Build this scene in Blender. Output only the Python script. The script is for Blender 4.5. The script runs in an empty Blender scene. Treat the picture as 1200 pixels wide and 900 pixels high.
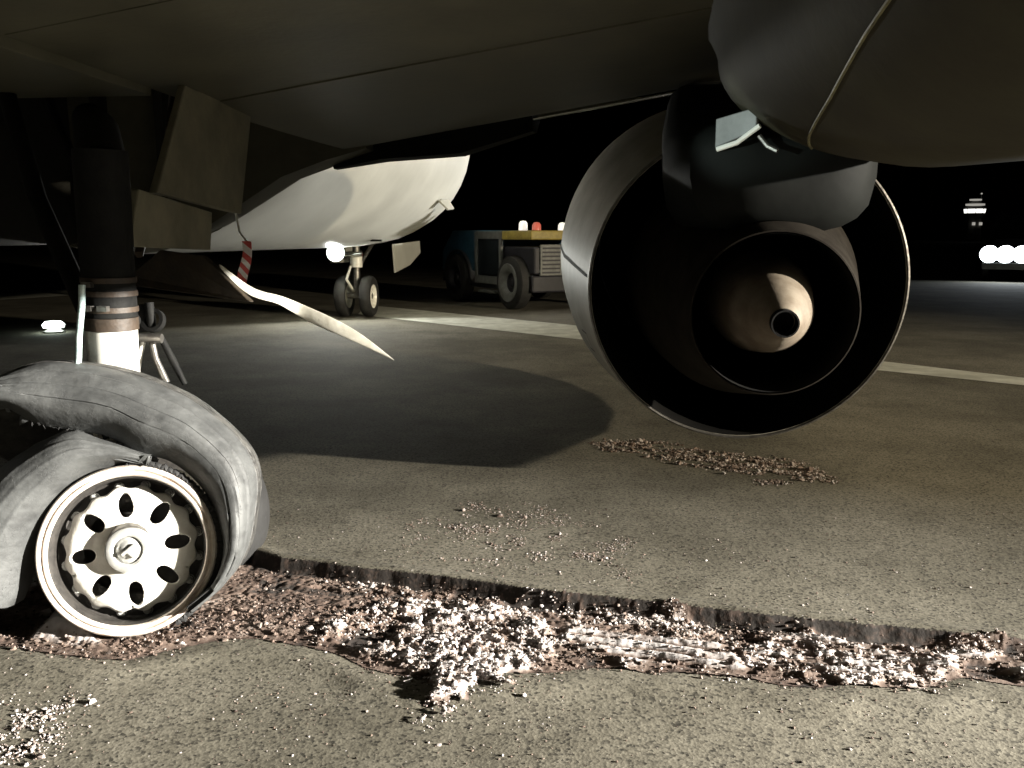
import bpy, math, random
import numpy as np
from mathutils import Matrix, Vector

random.seed(5)
RNG = np.random.default_rng(5)
SC = bpy.context.scene
COL = SC.collection
R = math.radians

# ------------------------------------------------------------------ camera
cam = bpy.data.cameras.new('camera')
cam.sensor_width = 36
cam.lens = 30.0
cam.clip_start = 0.05
cam.clip_end = 6000
cam_ob = bpy.data.objects.new('camera', cam)
COL.objects.link(cam_ob)
cam_ob.location = (0, 0, 1.27)
cam_ob.rotation_euler = (R(90) - math.atan(.171), 0, 0)
SC.camera = cam_ob

# ------------------------------------------------------------------ night sky
world = bpy.data.worlds.new('World')
SC.world = world
world.use_nodes = True
wn = world.node_tree
bgn = wn.nodes['Background']
sky = wn.nodes.new('ShaderNodeTexSky')
sky.sky_type = 'NISHITA'
sky.sun_disc = False
sky.sun_elevation = R(-7)
sky.sun_rotation = R(100)
wn.links.new(sky.outputs[0], bgn.inputs['Color'])
bgn.inputs['Strength'].default_value = 0.05
SC.view_settings.view_transform = 'Standard'
SC.view_settings.look = 'None'
SC.view_settings.exposure = 0.0
SC.view_settings.gamma = 1.0
SC.cycles.use_denoising = True
SC.cycles.max_bounces = 6
SC.cycles.diffuse_bounces = 4


def spot(name, loc, target, power, size, blend, radius, color):
    l = bpy.data.lights.new(name, 'SPOT')
    l.energy = power
    l.spot_size = R(size)
    l.spot_blend = blend
    l.shadow_soft_size = radius
    l.color = color
    o = bpy.data.objects.new(name, l)
    COL.objects.link(o)
    o.location = loc
    o.rotation_euler = (Vector(target) - Vector(loc)).to_track_quat('-Z', 'Y').to_euler()
    return o


# work light beside the wing tip (out of frame, right) - casts every shadow in the picture
spot('work_light', (15.0, -1.0, 3.45), (-1.0, -0.6, 0.1), 78000, 42, 0.85, 0.14, (1.0, 0.965, 0.90))
spot('work_light_flood', (15.0, -1.0, 3.55), (-1.0, 5.5, 0.3), 13000, 90, 0.8, 0.14, (1.0, 0.86, 0.62))
# lamp of the crew beyond the left gear
spot('crew_light', (-4.6, 3.9, 1.35), (0.4, 5.75, 1.85), 400, 30, 0.6, 0.08, (0.95, 1.0, 0.93))
# added narrow spot with no visible source, brightens the pylon bracket
spot('bracket_fill_spot', (-2.3, 1.2, 1.5), (0.88, 3.39, 1.68), 460, 7, 0.7, 0.03, (0.85, 1.0, 0.95))
# head lamps of the vehicle at the right (it stands in view)
spot('vehicle_headlight_beam', (14.3, 24.6, 0.9), (-2.1, 11.6, 3.1), 30000, 20, 0.3, 0.2, (1.0, 0.97, 0.9))
# nose gear lamp (in view)
spot('taxi_light_beam', (-2.78, 13.55, 1.04), (0.6, 4.5, 0.7), 340, 168, 0.3, 0.10, (1.0, 1.0, 0.92))


# ------------------------------------------------------------------ materials
def pm(name, c1, c2=None, scale=8.0, rough=0.5, metal=0.0, bump=0.0, bscale=40.0, detail=5.0, emit=None, estr=0.0, rvar=0.0, coat=0.0, spec=0.5):
    m = bpy.data.materials.new(name)
    m.use_nodes = True
    nt = m.node_tree
    b = nt.nodes['Principled BSDF']
    b.inputs['Roughness'].default_value = rough
    b.inputs['Metallic'].default_value = metal
    b.inputs['Coat Weight'].default_value = coat
    b.inputs['Specular IOR Level'].default_value = spec
    tc = nt.nodes.new('ShaderNodeTexCoord')
    n = nt.nodes.new('ShaderNodeTexNoise')
    n.inputs['Scale'].default_value = scale
    n.inputs['Detail'].default_value = detail
    n.inputs['Roughness'].default_value = 0.65
    nt.links.new(tc.outputs['Object'], n.inputs['Vector'])
    r = nt.nodes.new('ShaderNodeValToRGB')
    r.color_ramp.elements[0].position = 0.35
    r.color_ramp.elements[1].position = 0.68
    c2 = c2 or tuple(x * .75 for x in c1)
    r.color_ramp.elements[0].color = (*c2, 1)
    r.color_ramp.elements[1].color = (*c1, 1)
    nt.links.new(n.outputs['Fac'], r.inputs['Fac'])
    nt.links.new(r.outputs['Color'], b.inputs['Base Color'])
    if rvar:
        mr = nt.nodes.new('ShaderNodeMapRange')
        mr.inputs['To Min'].default_value = max(.05, rough - rvar)
        mr.inputs['To Max'].default_value = min(1, rough + rvar)
        nt.links.new(n.outputs['Fac'], mr.inputs['Value'])
        nt.links.new(mr.outputs['Result'], b.inputs['Roughness'])
    if bump:
        n2 = nt.nodes.new('ShaderNodeTexNoise')
        n2.inputs['Scale'].default_value = bscale
        n2.inputs['Detail'].default_value = 6
        nt.links.new(tc.outputs['Object'], n2.inputs['Vector'])
        bp = nt.nodes.new('ShaderNodeBump')
        bp.inputs['Strength'].default_value = bump
        bp.inputs['Distance'].default_value = 0.01
        nt.links.new(n2.outputs['Fac'], bp.inputs['Height'])
        nt.links.new(bp.outputs['Normal'], b.inputs['Normal'])
    if emit:
        b.inputs['Emission Color'].default_value = (*emit, 1)
        b.inputs['Emission Strength'].default_value = estr
    return m


M = {}
M['wing'] = pm('wing_grey_paint', (.105, .100, .068), (.066, .063, .042), 2.2, .62, 0, .12, 30, rvar=.1)
M['white'] = pm('aircraft_white_paint', (.50, .50, .455), (.40, .40, .365), 1.3, .35, 0, .05, 12, rvar=.08)
M['strip'] = pm('torn_skin_paint', (.62, .60, .52), (.42, .40, .33), 9, .5, 0, .2, 40)
M['well'] = pm('wheel_well_primer', (.022, .021, .017), (.012, .012, .010), 5, .7, 0, .2, 30)
M['door'] = pm('gear_door_paint', (.19, .175, .12), (.12, .11, .075), 5, .6, 0, .12, 40)
M['rust'] = pm('scorched_panel', (.05, .036, .022), (.026, .02, .013), 14, .65, 0, .3, 60)
M['strut_white'] = pm('strut_white', (.85, .84, .78), (.78, .76, .69), 18, .28, 0, 0, rvar=.1)
M['steel'] = pm('dull_steel', (.28, .27, .25), (.14, .13, .12), 20, .4, .85, .15, 60)
M['chrome'] = pm('polished_metal', (.75, .76, .75), (.55, .56, .55), 15, .18, 1.0)
M['brown'] = pm('hydraulic_brown_steel', (.055, .037, .024), (.028, .02, .014), 22, .6, .0, .2, 60)
M['blackm'] = pm('black_machinery', (.012, .012, .011), (.007, .007, .007), 20, .7, 0, .2, 50, spec=.15)
M['hose'] = pm('pale_hydraulic_line', (.75, .88, .86), (.30, .42, .42), 42, .22, .1)
M['nacelle'] = pm('nacelle_paint', (.50, .48, .42), (.34, .32, .26), 3, .5, 0, .06, 20, rvar=.08, spec=.2)
M['duct'] = pm('sooty_duct', (.007, .0065, .006), (.004, .004, .004), 7, .8, 0, .1, 40, spec=.1)
M['core'] = pm('heat_stained_metal', (.022, .019, .015), (.011, .009, .007), 9, .8, 0, .08, 40, spec=.05)
M['plug'] = pm('exhaust_plug_metal', (.19, .16, .12), (.10, .075, .05), 7, .65, .0, .15, 30)
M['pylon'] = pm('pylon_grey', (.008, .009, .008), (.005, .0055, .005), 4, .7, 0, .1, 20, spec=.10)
M['canoe'] = pm('fairing_grey', (.044, .041, .024), (.030, .026, .016), 2.5, .65, 0, .12, 25, spec=.2)
M['trim'] = pm('yellow_seam_highlight', (.24, .22, .11), (.10, .095, .05), 14, .45)  # yellowish edge highlight of the fairing seam, painted as strip colour
M['wheelpaint'] = pm('wheel_pale_paint', (.86, .85, .80), (.70, .68, .62), 22, .38, 0, .15, 70)
M['wheeldirt'] = pm('brake_dust_dark', (.05, .045, .04), (.022, .02, .018), 30, .7, .2, .3, 60)
M['rimedge'] = pm('rim_scuffed', (.84, .79, .72), (.62, .52, .44), 16, .35, .25, .15, 60)
M['hub'] = pm('hub_metal', (.86, .86, .83), (.60, .60, .57), 24, .26, .5, .1, 60)
M['beacon_w'] = pm('beacon_white', (.9, .9, .85), None, 10, .3, 0, emit=(1, .95, .85), estr=.8)
M['beacon_r'] = pm('beacon_red', (.6, .12, .10), None, 10, .3, 0, emit=(1, .25, .15), estr=.25)
M['blue'] = pm('blue_vehicle_paint', (.045, .12, .19), (.025, .07, .12), 5, .3, 0, .05, 20)
M['yellow'] = pm('yellow_bumper', (.42, .33, .08), (.22, .17, .04), 6, .4)
M['grey'] = pm('pale_grey_frame', (.19, .195, .19), (.11, .115, .11), 8, .45)
M['glass'] = pm('dark_glass', (.02, .025, .03), None, 3, .08, 0)
M['darkbody'] = pm('dark_vehicle_paint', (.03, .03, .04), (.02, .02, .025), 4, .35)
M['rubber2'] = pm('plain_tyre_rubber', (.022, .022, .022), (.012, .012, .012), 12, .75, 0, .2, 60)
M['lens'] = pm('lit_lamp_lens', (.9, .9, .9), None, 4, .3, 0, emit=(.80, 1, 1), estr=45)
M['lens_w'] = pm('lit_headlamp_lens', (.9, .9, .9), None, 4, .3, 0, emit=(.86, .94, 1), estr=30)
M['lens_g'] = pm('lit_taxiway_lens', (.9, .9, .9), None, 4, .3, 0, emit=(.85, 1, .9), estr=10)
M['litwin'] = pm('lit_tower_window', (.9, .9, .9), None, .2, .3, 0, emit=(1, .98, .92), estr=2.2)
M['litdim'] = pm('dim_tower_window', (.9, .9, .9), None, .2, .3, 0, emit=(1, .95, .85), estr=.35)
M['concrete'] = pm('tower_concrete', (.25, .25, .24), (.18, .18, .17), .6, .8, 0, .2, 3)
M['paint'] = pm('worn_white_marking', (.70, .70, .62), (.42, .42, .36), 3.0, .7, 0, .3, 60)


def rubber_mat(name, c1, c2, sc, cr, scuff):
    m = pm(name, c1, c2, sc, .6, 0, .0, 30, rvar=.1)
    nt = m.node_tree
    b = nt.nodes['Principled BSDF']
    tc = nt.nodes.new('ShaderNodeTexCoord')
    n = nt.nodes.new('ShaderNodeTexNoise')
    n.inputs['Scale'].default_value = 22
    n.inputs['Detail'].default_value = 8
    nt.links.new(tc.outputs['Object'], n.inputs['Vector'])
    v = nt.nodes.new('ShaderNodeTexVoronoi')
    v.feature = 'DISTANCE_TO_EDGE'
    v.inputs['Scale'].default_value = 9
    mx = nt.nodes.new('ShaderNodeVectorMath')
    mx.operation = 'MULTIPLY_ADD'
    mx.inputs[1].default_value = (.25, .25, .25)
    nt.links.new(n.outputs['Color'], mx.inputs[0])
    nt.links.new(tc.outputs['Object'], mx.inputs[2])
    nt.links.new(mx.outputs[0], v.inputs['Vector'])
    rp = nt.nodes.new('ShaderNodeValToRGB')
    rp.color_ramp.elements[0].position = 0.0
    rp.color_ramp.elements[1].position = 0.012
    nt.links.new(v.outputs['Distance'], rp.inputs['Fac'])
    ad = nt.nodes.new('ShaderNodeMath')
    ad.operation = 'MULTIPLY_ADD'
    ad.inputs[1].default_value = cr
    nt.links.new(n.outputs['Fac'], ad.inputs[0])
    nt.links.new(rp.outputs['Color'], ad.inputs[2])
    bp = nt.nodes.new('ShaderNodeBump')
    bp.inputs['Strength'].default_value = .42
    bp.inputs['Distance'].default_value = .008
    nt.links.new(ad.outputs[0], bp.inputs['Height'])
    nt.links.new(bp.outputs['Normal'], b.inputs['Normal'])
    base = b.inputs['Base Color'].links[0].from_socket
    mp = nt.nodes.new('ShaderNodeMapping')
    mp.inputs['Scale'].default_value = (9, 22, 14)
    mp.inputs['Rotation'].default_value = (.3, .2, .7)
    nt.links.new(tc.outputs['Object'], mp.inputs['Vector'])
    n3 = nt.nodes.new('ShaderNodeTexNoise')
    n3.inputs['Scale'].default_value = 1.0
    n3.inputs['Detail'].default_value = 7
    n3.inputs['Roughness'].default_value = .7
    nt.links.new(mp.outputs[0], n3.inputs['Vector'])
    r3 = nt.nodes.new('ShaderNodeValToRGB')
    r3.color_ramp.elements[0].position = .34
    r3.color_ramp.elements[1].position = .56
    r3.color_ramp.elements[0].color = (scuff, scuff, scuff, 1)
    r3.color_ramp.elements[1].color = (1.1, 1.1, 1.1, 1)
    nt.links.new(n3.outputs['Fac'], r3.inputs['Fac'])
    mm = nt.nodes.new('ShaderNodeMixRGB')
    mm.blend_type = 'MULTIPLY'
    mm.inputs[0].default_value = 1
    nt.links.new(base, mm.inputs[1])
    nt.links.new(r3.outputs['Color'], mm.inputs[2])
    nt.links.new(mm.outputs[0], b.inputs['Base Color'])
    return m


M['tyre'] = rubber_mat('torn_tyre_rubber', (.082, .085, .084), (.048, .050, .050), 9, 1.2, .70)
M['tread'] = rubber_mat('scrubbed_tread_rubber', (.085, .083, .077), (.024, .024, .023), 14, 1.2, .30)


def asphalt_mat():
    m = bpy.data.materials.new('asphalt')
    m.use_nodes = True
    nt = m.node_tree
    L = nt.links
    b = nt.nodes['Principled BSDF']
    b.inputs['Roughness'].default_value = .9
    b.inputs['Specular IOR Level'].default_value = .25
    tc = nt.nodes.new('ShaderNodeTexCoord')

    def noise(s, d=6, r=.6):
        n = nt.nodes.new('ShaderNodeTexNoise')
        n.inputs['Scale'].default_value = s
        n.inputs['Detail'].default_value = d
        n.inputs['Roughness'].default_value = r
        L.new(tc.outputs['Object'], n.inputs['Vector'])
        return n.outputs['Fac']

    def ramp(f, p0, c0, p1, c1):
        r = nt.nodes.new('ShaderNodeValToRGB')
        r.color_ramp.elements[0].position = p0
        r.color_ramp.elements[1].position = p1
        r.color_ramp.elements[0].color = (*c0, 1)
        r.color_ramp.elements[1].color = (*c1, 1)
        L.new(f, r.inputs['Fac'])
        return r.outputs['Color']

    def mix(t, f, a, c):
        n = nt.nodes.new('ShaderNodeMixRGB')
        n.blend_type = t
        if isinstance(f, float):
            n.inputs[0].default_value = f
        else:
            L.new(f, n.inputs[0])
        L.new(a, n.inputs[1])
        L.new(c, n.inputs[2])
        return n.outputs[0]
    base = ramp(noise(1.1, 8, .7), .32, (.128, .118, .092), .70, (.198, .186, .152))
    vo = nt.nodes.new('ShaderNodeTexVoronoi')
    vo.inputs['Scale'].default_value = 120
    L.new(tc.outputs['Object'], vo.inputs['Vector'])
    sep = nt.nodes.new('ShaderNodeSeparateColor')
    L.new(vo.outputs['Color'], sep.inputs[0])
    agg = ramp(sep.outputs[0], .0, (.15, .15, .15), .34, (1.12, 1.11, 1.09))
    col = mix('MULTIPLY', .85, base, agg)
    col2 = mix('MULTIPLY', .8, col, ramp(noise(60, 5, .75), .36, (.50, .49, .48), .62, (1.25, 1.25, 1.25)))
    # oil and rubber staining with a shape of its own
    st = ramp(noise(.55, 5, .6), .40, (.62, .62, .60), .58, (1.05, 1.05, 1.05))
    col3 = mix('MULTIPLY', .7, col2, st)
    L.new(col3, b.inputs['Base Color'])
    h = nt.nodes.new('ShaderNodeMath')
    h.operation = 'ADD'
    L.new(vo.outputs['Distance'], h.inputs[0])
    L.new(noise(120, 5), h.inputs[1])
    bp = nt.nodes.new('ShaderNodeBump')
    bp.inputs['Strength'].default_value = .22
    bp.inputs['Distance'].default_value = .0028
    L.new(h.outputs[0], bp.inputs['Height'])
    L.new(bp.outputs['Normal'], b.inputs['Normal'])
    return m


M['asphalt'] = asphalt_mat()


def rubble_mat():
    m = bpy.data.materials.new('crushed_rubble')
    m.use_nodes = True
    nt = m.node_tree
    L = nt.links
    b = nt.nodes['Principled BSDF']
    b.inputs['Roughness'].default_value = .85
    at = nt.nodes.new('ShaderNodeAttribute')
    at.attribute_name = 'whiteness'
    tc = nt.nodes.new('ShaderNodeTexCoord')
    n = nt.nodes.new('ShaderNodeTexNoise')
    n.inputs['Scale'].default_value = 45
    n.inputs['Detail'].default_value = 6
    L.new(tc.outputs['Object'], n.inputs['Vector'])
    ma = nt.nodes.new('ShaderNodeMath')
    ma.operation = 'MULTIPLY_ADD'
    ma.inputs[1].default_value = .5
    ma.inputs[2].default_value = -.25
    L.new(n.outputs['Fac'], ma.inputs[0])
    ad = nt.nodes.new('ShaderNodeMath')
    ad.use_clamp = True
    L.new(ma.outputs[0], ad.inputs[0])
    L.new(at.outputs['Fac'], ad.inputs[1])
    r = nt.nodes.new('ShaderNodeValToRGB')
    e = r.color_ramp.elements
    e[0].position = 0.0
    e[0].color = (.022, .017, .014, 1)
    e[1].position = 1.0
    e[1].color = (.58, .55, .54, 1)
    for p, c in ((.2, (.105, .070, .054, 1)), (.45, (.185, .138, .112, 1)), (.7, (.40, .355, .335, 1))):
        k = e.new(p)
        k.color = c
    L.new(ad.outputs[0], r.inputs['Fac'])
    L.new(r.outputs['Color'], b.inputs['Base Color'])
    bp = nt.nodes.new('ShaderNodeBump')
    bp.inputs['Strength'].default_value = .5
    bp.inputs['Distance'].default_value = .006
    L.new(n.outputs['Fac'], bp.inputs['Height'])
    L.new(bp.outputs['Normal'], b.inputs['Normal'])
    return m


M['rubble'] = rubble_mat()


def stripe_mat():
    m = pm('red_white_stripes', (.8, .1, .1), rough=.6)
    nt = m.node_tree
    b = nt.nodes['Principled BSDF']
    tc = nt.nodes.new('ShaderNodeTexCoord')
    w = nt.nodes.new('ShaderNodeTexWave')
    w.bands_direction = 'DIAGONAL'
    w.inputs['Scale'].default_value = 9
    L = nt.links
    L.new(tc.outputs['Object'], w.inputs['Vector'])
    r = nt.nodes.new('ShaderNodeValToRGB')
    r.color_ramp.interpolation = 'CONSTANT'
    r.color_ramp.elements[0].color = (.62, .10, .09, 1)
    r.color_ramp.elements[1].position = .5
    r.color_ramp.elements[1].color = (.85, .83, .80, 1)
    L.new(w.outputs['Fac'], r.inputs['Fac'])
    L.new(r.outputs['Color'], b.inputs['Base Color'])
    return m


M['stripe'] = stripe_mat()


# ------------------------------------------------------------------ mesh helpers: each returns (verts, faces)
def cat(*parts):
    V, F = [], []
    for v, f in parts:
        n = len(V)
        V += [tuple(q) for q in v]
        F += [tuple(i + n for i in q) for q in f]
    return V, F


def xf(vf, mat):
    return [tuple(mat @ Vector(v)) for v in vf[0]], vf[1]


def box(x0, x1, y0, y1, z0, z1):
    V = [(x0, y0, z0), (x1, y0, z0), (x1, y1, z0), (x0, y1, z0), (x0, y0, z1), (x1, y0, z1), (x1, y1, z1), (x0, y1, z1)]
    return V, [(0, 3, 2, 1), (4, 5, 6, 7), (0, 1, 5, 4), (1, 2, 6, 5), (2, 3, 7, 6), (3, 0, 4, 7)]


def loft(rings, closed=True, cap0=True, cap1=True):
    n = len(rings[0])
    V = [tuple(p) for r in rings for p in r]
    F = []
    for i in range(len(rings) - 1):
        for j in range(n if closed else n - 1):
            k = (j + 1) % n
            F.append((i * n + j, i * n + k, (i + 1) * n + k, (i + 1) * n + j))
    if closed and cap0:
        F.append(tuple(range(n))[::-1])
    if closed and cap1:
        F.append(tuple((len(rings) - 1) * n + j for j in range(n)))
    return V, F


def tube(pts, r, n=10):
    pts = [Vector(p) for p in pts]
    rr = r if isinstance(r, (list, tuple)) else [r] * len(pts)
    rings = []
    up = None
    for i, p in enumerate(pts):
        t = (pts[min(i + 1, len(pts) - 1)] - pts[max(i - 1, 0)]).normalized()
        if up is None:
            up = Vector((0, 0, 1)) if abs(t.z) < .9 else Vector((1, 0, 0))
        a = (up - t * up.dot(t)).normalized()
        up = a
        b = t.cross(a)
        rings.append([p + (a * math.cos(2 * math.pi * k / n) + b * math.sin(2 * math.pi * k / n)) * rr[i] for k in range(n)])
    return loft(rings)


def lathe(profile, n=48, closed=False):
    """profile of (radius, height) about local Z"""
    rings = [[(r * math.cos(2 * math.pi * k / n), r * math.sin(2 * math.pi * k / n), w) for k in range(n)] for r, w in profile]
    V, F = loft(rings, True, False, False)
    if closed:
        m = len(profile) - 1
        F += [(m * n + j, m * n + (j + 1) % n, (j + 1) % n, j) for j in range(n)]
    else:
        if profile[0][0] < 1e-5 or True:
            pass
    return V, F


def plate(pts, th):
    """flat polygon given as points, made th thick along its normal"""
    p = [Vector(q) for q in pts]
    nrm = Vector((0, 0, 0))
    for i in range(len(p)):
        nrm += p[i].cross(p[(i + 1) % len(p)])
    nrm.normalize()
    n = len(p)
    V = [tuple(q - nrm * th / 2) for q in p] + [tuple(q + nrm * th / 2) for q in p]
    F = [tuple(range(n))[::-1], tuple(range(n, 2 * n))] + [(i, (i + 1) % n, n + (i + 1) % n, n + i) for i in range(n)]
    return V, F


def obj(name, vf, mat, parent=None, smooth=False, mx=None, bevel=0, solid=0, sub=0):
    me = bpy.data.meshes.new(name)
    me.from_pydata([tuple(v) for v in vf[0]], [], vf[1])
    me.update()
    me.materials.append(mat)
    if smooth:
        me.polygons.foreach_set('use_smooth', [True] * len(me.polygons))
        try:
            me.set_sharp_from_angle(angle=R(40))
        except Exception:
            pass
    o = bpy.data.objects.new(name, me)
    COL.objects.link(o)
    o.parent = parent
    if mx is not None:
        o.matrix_local = mx
    if solid:
        s = o.modifiers.new('solid', 'SOLIDIFY')
        s.thickness = solid
        s.offset = -1
    if bevel:
        b = o.modifiers.new('bevel', 'BEVEL')
        b.width = bevel
        b.segments = 2
        b.limit_method = 'ANGLE'
    if sub:
        s = o.modifiers.new('sub', 'SUBSURF')
        s.levels = s.render_levels = sub
    return o


def dup(o, parent, mx):
    c = o.copy()
    COL.objects.link(c)
    c.parent = parent
    c.matrix_local = mx
    return c


def thing(name, label, cat_, loc=(0, 0, 0), rz=0, group=None):
    o = bpy.data.objects.new(name, None)
    COL.objects.link(o)
    o.location = loc
    o.rotation_euler = (0, 0, rz)
    o['label'] = label
    o['category'] = cat_
    if group:
        o['group'] = group
    return o


def tag(o, label, cat_=None, group=None, kind=None):
    if label:
        o['label'] = label
    if cat_:
        o['category'] = cat_
    if group:
        o['group'] = group
    if kind:
        o['kind'] = kind
    return o


# ------------------------------------------------------------------ numpy noise
def vnoise(x, y, seed=0):
    xi = np.floor(x).astype(np.int64)
    yi = np.floor(y).astype(np.int64)
    fx = x - xi
    fy = y - yi
    fx = fx * fx * (3 - 2 * fx)
    fy = fy * fy * (3 - 2 * fy)

    def hsh(a, b):
        q = (a * 374761393 + b * 668265263 + seed * 974711) & 0xffffffff
        q = ((q ^ (q >> 13)) * 1274126177) & 0xffffffff
        return ((q ^ (q >> 16)) & 0xffff) / 65535.0
    return (hsh(xi, yi) * (1 - fx) + hsh(xi + 1, yi) * fx) * (1 - fy) + (hsh(xi, yi + 1) * (1 - fx) + hsh(xi + 1, yi + 1) * fx) * fy


def fbm(x, y, f, oct=4, seed=0, gain=.55):
    s = 0
    a = 1
    t = 0
    for k in range(oct):
        s = s + a * vnoise(x * f + 17.3 * k, y * f - 9.1 * k, seed + k)
        t += a
        a *= gain
        f *= 2.03
    return s / t


def poly_d(x, y, poly):
    """signed distance to a polygon, positive inside"""
    P = np.array(poly)
    d = np.full(x.shape, 1e9)
    ins = np.zeros(x.shape, bool)
    for i in range(len(P)):
        a, b = P[i], P[(i + 1) % len(P)]
        e = b - a
        t = np.clip(((x - a[0]) * e[0] + (y - a[1]) * e[1]) / (e @ e), 0, 1)
        d = np.minimum(d, np.hypot(x - a[0] - t * e[0], y - a[1] - t * e[1]))
        c = (a[1] > y) != (b[1] > y)
        with np.errstate(divide='ignore', invalid='ignore'):
            xx = a[0] + (y - a[1]) * e[0] / (e[1] if e[1] else 1e-12)
        ins ^= c & (x < xx)
    return np.where(ins, d, -d)


def sm(v, a, b):
    t = np.clip((v - a) / (b - a), 0, 1)
    return t * t * (3 - 2 * t)


FAR = np.array([(-1.652, 3.507), (-1.124, 3.404), (-0.925, 3.259), (-0.325, 3.084), (0.306, 2.888), (0.873, 2.733), (1.391, 2.606), (1.662, 2.546), (2.099, 2.445), (2.8, 2.27)])
NEAR = np.array([(-1.607, 2.5), (-1.432, 2.472), (-1.169, 2.418), (-1.06, 2.472), (-0.899, 2.546), (-0.735, 2.546), (-0.538, 2.445), (-0.378, 2.341), (-0.272, 2.292), (0.101, 2.341), (0.255, 2.366), (0.555, 2.341), (0.808, 2.268), (1.169, 2.254), (1.323, 2.316), (1.494, 2.268), (1.923, 2.222), (2.8, 2.0)])
F1 = [(-0.65, 2.649), (-0.502, 2.781), (-0.408, 2.963), (-0.125, 2.963), (0.12, 2.816), (0.17, 2.649), (0.126, 2.341), (0.0, 2.316), (-0.095, 2.199), (-0.181, 2.072), (-0.219, 2.002), (-0.269, 2.155), (-0.303, 2.341), (-0.446, 2.445), (-0.555, 2.529)]
F2 = [(0.146, 2.747), (0.283, 2.649), (0.684, 2.558), (0.699, 2.316), (0.309, 2.392), (0.162, 2.529)]
F3 = [(-0.643, 3.043), (-0.384, 3.026), (0.0, 2.94), (0.303, 2.858), (0.592, 2.788), (0.706, 2.649), (0.452, 2.649), (0.118, 2.781), (-0.305, 2.873)]
F4 = [(0.717, 2.694), (0.995, 2.668), (1.319, 2.57), (1.723, 2.472), (2.3, 2.34), (2.3, 2.16), (1.592, 2.268), (1.331, 2.331), (1.127, 2.268), (0.861, 2.277), (0.678, 2.331)]
FE = [(0.481, 5.207), (0.764, 5.322), (1.06, 5.162), (1.283, 4.991), (1.629, 4.791), (1.753, 4.402), (1.342, 4.321), (1.133, 4.571), (0.846, 4.83)]
FM = [(-0.378, 3.616), (-0.163, 3.919), (0.08, 3.855), (0.428, 3.404), (0.325, 3.084), (-0.139, 3.306)]
FL = [(-1.6, 2.10), (-1.416, 2.177), (-1.267, 2.164), (-1.13, 2.052), (-1.148, 1.94), (-1.286, 1.93), (-1.6, 1.93)]
FW = [(-1.60, 2.86), (-1.53, 2.52), (-1.30, 2.51), (-1.40, 2.66)]
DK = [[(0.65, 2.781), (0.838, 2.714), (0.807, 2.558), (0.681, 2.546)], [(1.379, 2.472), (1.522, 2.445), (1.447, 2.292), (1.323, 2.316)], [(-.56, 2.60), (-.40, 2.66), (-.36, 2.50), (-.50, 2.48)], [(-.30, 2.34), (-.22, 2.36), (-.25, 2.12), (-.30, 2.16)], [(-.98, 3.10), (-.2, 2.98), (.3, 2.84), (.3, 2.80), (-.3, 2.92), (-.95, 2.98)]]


def far_y(x):
    return np.interp(x, FAR[:, 0], FAR[:, 1]) + .030 * (fbm(x, x * 0, 5, 3, 3) - .5) + .004 * (fbm(x, x * 0, 30, 2, 8) - .5)


def near_y(x):
    return np.interp(x, NEAR[:, 0], NEAR[:, 1]) + .05 * (fbm(x, x * 0 + 3, 7, 3, 4) - .5)


def ground_h(x, y):
    w = sm(x, -2.3, -1.7) * (1 - sm(x, 2.45, 2.75))
    fy, ny = far_y(x), near_y(x)
    t = np.clip((fy - y) / np.maximum(fy - ny, .05), 0, 1)
    prof = sm(fy - y, -.006, .040) * (1 - t) ** 1.3
    h = -.058 * prof * w
    lip = .010 * np.exp(-((y - fy - .03) / .04) ** 2) * w
    bulge = .010 * np.exp(-((y - ny + .07) / .07) ** 2) * w
    near = np.exp(-((x / 6) ** 2 + ((y - 2.5) / 5) ** 2))
    rough = ((.007 * (fbm(x, y, 1.6, 3, 21) - .5)) + .0022 * (fbm(x, y, 20, 3, 5) - .5)) * near
    return h + lip + bulge + rough


def axis(lo, hi, step, end0, end1, ratio=1.14):
    core = list(np.arange(lo, hi + 1e-6, step))
    a, s = [], step
    p = lo
    while p > end0:
        s = min(s * ratio, 120)
        p -= s
        a.append(p)
    c, s = [], step
    p = hi
    while p < end1:
        s = min(s * ratio, 120)
        p += s
        c.append(p)
    return np.array(a[::-1] + core + c)


def grid_obj(name, X, Y, Z, mat, keep=None, attr=None, smooth=True, parent=None):
    ny, nx = X.shape
    V = np.stack([X.ravel(), Y.ravel(), Z.ravel()], 1)
    i = np.arange(ny * nx).reshape(ny, nx)
    F = np.stack([i[:-1, :-1], i[:-1, 1:], i[1:, 1:], i[1:, :-1]], -1).reshape(-1, 4)
    if keep is not None:
        k = keep.ravel()
        F = F[k[F].all(1)]
        used = np.unique(F)
        mp = np.zeros(len(V), int)
        mp[used] = np.arange(len(used))
        V = V[used]
        F = mp[F]
        if attr is not None:
            attr = attr.ravel()[used]
    elif attr is not None:
        attr = attr.ravel()
    return raw_obj(name, V, F, mat, attr, smooth, parent)


def raw_obj(name, V, F, mat, attr=None, smooth=False, parent=None):
    me = bpy.data.meshes.new(name)
    k = F.shape[1]
    me.vertices.add(len(V))
    me.vertices.foreach_set('co', np.asarray(V, np.float32).ravel())
    me.loops.add(F.size)
    me.loops.foreach_set('vertex_index', F.ravel().astype(np.int32))
    me.polygons.add(len(F))
    me.polygons.foreach_set('loop_start', np.arange(0, F.size, k, dtype=np.int32))
    me.update(calc_edges=True)
    me.polygons.foreach_set('use_smooth', np.full(len(F), smooth))
    if attr is not None:
        a = me.attributes.new('whiteness', 'FLOAT', 'POINT')
        a.data.foreach_set('value', np.asarray(attr, np.float32))
    me.materials.append(mat)
    me.validate()
    o = bpy.data.objects.new(name, me)
    COL.objects.link(o)
    o.parent = parent
    return o


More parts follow.
